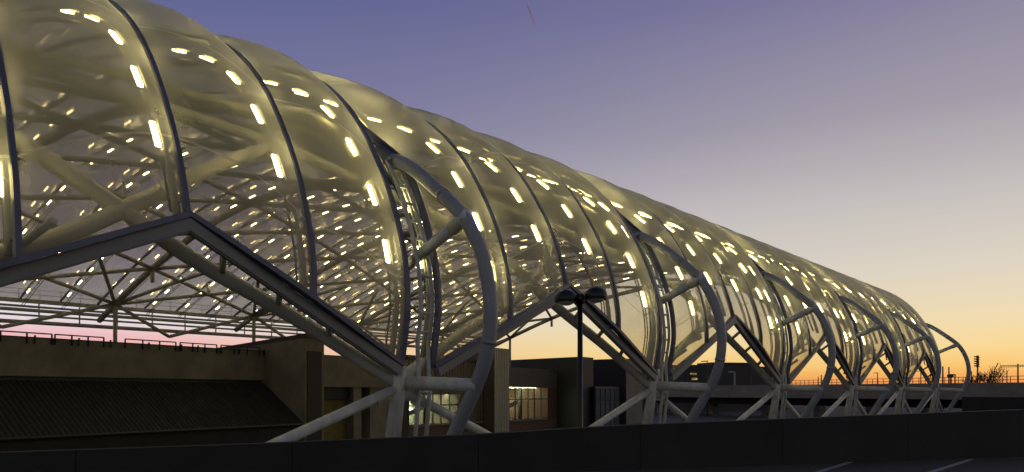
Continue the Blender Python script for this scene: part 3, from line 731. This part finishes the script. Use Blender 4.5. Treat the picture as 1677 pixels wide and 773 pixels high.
# crane
T = empty('tower_crane', at(1668, 642, 900) - Vector((0, 0, EYE)), 'hazy tower crane with long horizontal jib far off at the right edge', 'crane')
crm = mat('hazed_crane_colour', (.5, .34, .2), .8)  # aerial haze mixed into the crane's base colour
bm = bmesh.new(); a = at(1667, 600, 900); tube(bm, [Vector((a.x, a.y, 0)), a + Vector((0, 0, 3))], .9, 6); build('mast', bm, crm, T)
bm = bmesh.new(); p, q = at(1638, 599, 900), at(1720, 597, 900); tube(bm, [p, q], .45, 6); tube(bm, [p + Vector((0, 0, -1.8)), q + Vector((0, 0, -1.8))], .35, 6)
for k in range(21):
    u = p.lerp(q, k/21); v = p.lerp(q, (k+1)/21) + Vector((0, 0, -1.8)); tube(bm, [u, v], .22, 5)
build('jib', bm, crm, T)
# bare tree
def tree(x, Y, h, label, seed):
    rnd = random.Random(seed); base = Vector(((x - CX)/F*Y, Y, EYE + .0)); base.z = 0
    T = empty('bare_tree', base, label, 'tree'); bt = bmesh.new(); bc = bmesh.new()
    def br(p, d, ln, r, dep):
        P = [p]; q = p; dd = d
        for k in range(3):
            dd = (dd + Vector((rnd.uniform(-.18, .18), rnd.uniform(-.18, .18), rnd.uniform(-.02, .16)))).normalized(); q = q + dd * ln / 3; P.append(q)
        tube(bt if dep == 0 else bc, P, [max(v, .032) for v in (r, r*.88, r*.76, r*.62)], 6 if dep < 2 else 4, caps=False)
        if dep >= 5: return
        for k in range(3 if dep < 4 else 2 + (rnd.random() < .5)):
            t = rnd.uniform(.35, 1); i = min(int(t * 3), 2); s0 = P[i].lerp(P[i+1], t*3 - i)
            nd = (dd + Vector((rnd.uniform(-1, 1), rnd.uniform(-1, 1), rnd.uniform(-.2, .55))) * .75).normalized()
            br(s0, nd, ln * rnd.uniform(.55, .8), r * .55, dep + 1)
    br(base, Vector((0, 0, 1)), h * .42, h * .02, 0)
    build('trunk', bt, M['bark'], T); build('crown', bc, M['bark'], T)
tree(1617, 150, 12.6, 'leafless bushy tree behind the viaduct railing at right', 3)
tree(1609, 165, 10.5, 'smaller leafless tree just right of the floodlight mast foot', 11)
tree(1631, 158, 11.3, 'lower leafless tree at the right of the bare tree', 21)

# ------------------------------------------------------------------ foreground lamp post
LY = 16.5; K = LY / 24
T = empty('street_lamp', Vector(((950 - CX)/F*LY, LY, 0)), 'black twin headed lamp post with dome shades in front of the canopy', 'street lamp')
bx = (950 - CX)/F*LY
bm = bmesh.new(); tube(bm, [(bx, LY, 0), (bx, LY, at(0, 487, LY).z)], [.105*K, .085*K], 14); tube(bm, [(bx, LY, 0), (bx, LY, .5)], [.2*K, .13*K], 14); build('pole', bm, M['black'], T)
zh = at(0, 490, LY).z
bm = bmesh.new(); bar(bm, (bx - .42*K, LY, zh), (bx + .34*K, LY, zh + .06*K), .12*K, .13*K); tube(bm, [(bx, LY, zh - .15*K), (bx, LY, zh + .16*K)], .13*K, 12); fixn(bm); build('arm', bm, M['black'], T)
glassm = mat('clear_lamp_lens', (.6, .6, .6), .08, spec=1., coat=1.)
for xc, dz in ((927, 0.0), (976, .09*K)):
    px = (xc - CX)/F*LY; zc = zh + dz - .02*K; r = .385*K; hz = .34*K
    bm = bmesh.new(); rings = []; n = 28
    for k in range(9):
        ph = math.pi/2 * k/8; rr = r * math.cos(ph); zz = hz * math.sin(ph)
        if k == 8: top = bm.verts.new((px, LY, zc + hz)); break
        rings.append([bm.verts.new((px + rr*math.cos(2*math.pi*i/n), LY + rr*math.sin(2*math.pi*i/n), zc + zz)) for i in range(n)])
    for a, b in zip(rings, rings[1:]):
        for i in range(n): bm.faces.new((a[i], a[(i+1) % n], b[(i+1) % n], b[i])).smooth = True
    for i in range(n): bm.faces.new((rings[-1][i], rings[-1][(i+1) % n], top)).smooth = True
    low = [bm.verts.new((px + r*.97*math.cos(2*math.pi*i/n), LY + r*.97*math.sin(2*math.pi*i/n), zc - .07*K)) for i in range(n)]
    for i in range(n): bm.faces.new((low[i], low[(i+1) % n], rings[0][(i+1) % n], rings[0][i]))
    bm.faces.new(low[::-1]); sh = build('shade', bm, M['black'], T)
    bm = bmesh.new(); bmesh.ops.create_uvsphere(bm, u_segments=20, v_segments=12, radius=.25*K)
    for v in bm.verts: v.co = Vector((v.co.x, v.co.y, v.co.z * .42)) + Vector((px, LY, zc - .085*K))
    for f in bm.faces: f.smooth = True
    build('lens', bm, glassm, sh)

# ------------------------------------------------------------------ contrail
bm = bmesh.new(); p, q = at(862, 4, 9000), at(876, 42, 9000); tube(bm, [p, p.lerp(q, .4), q], [3, 7, 3], 8)
o = link('contrail', bm, M['contrail']); o['label'] = 'short reddish aircraft contrail high in the sky above the canopy'; o['category'] = 'contrail'
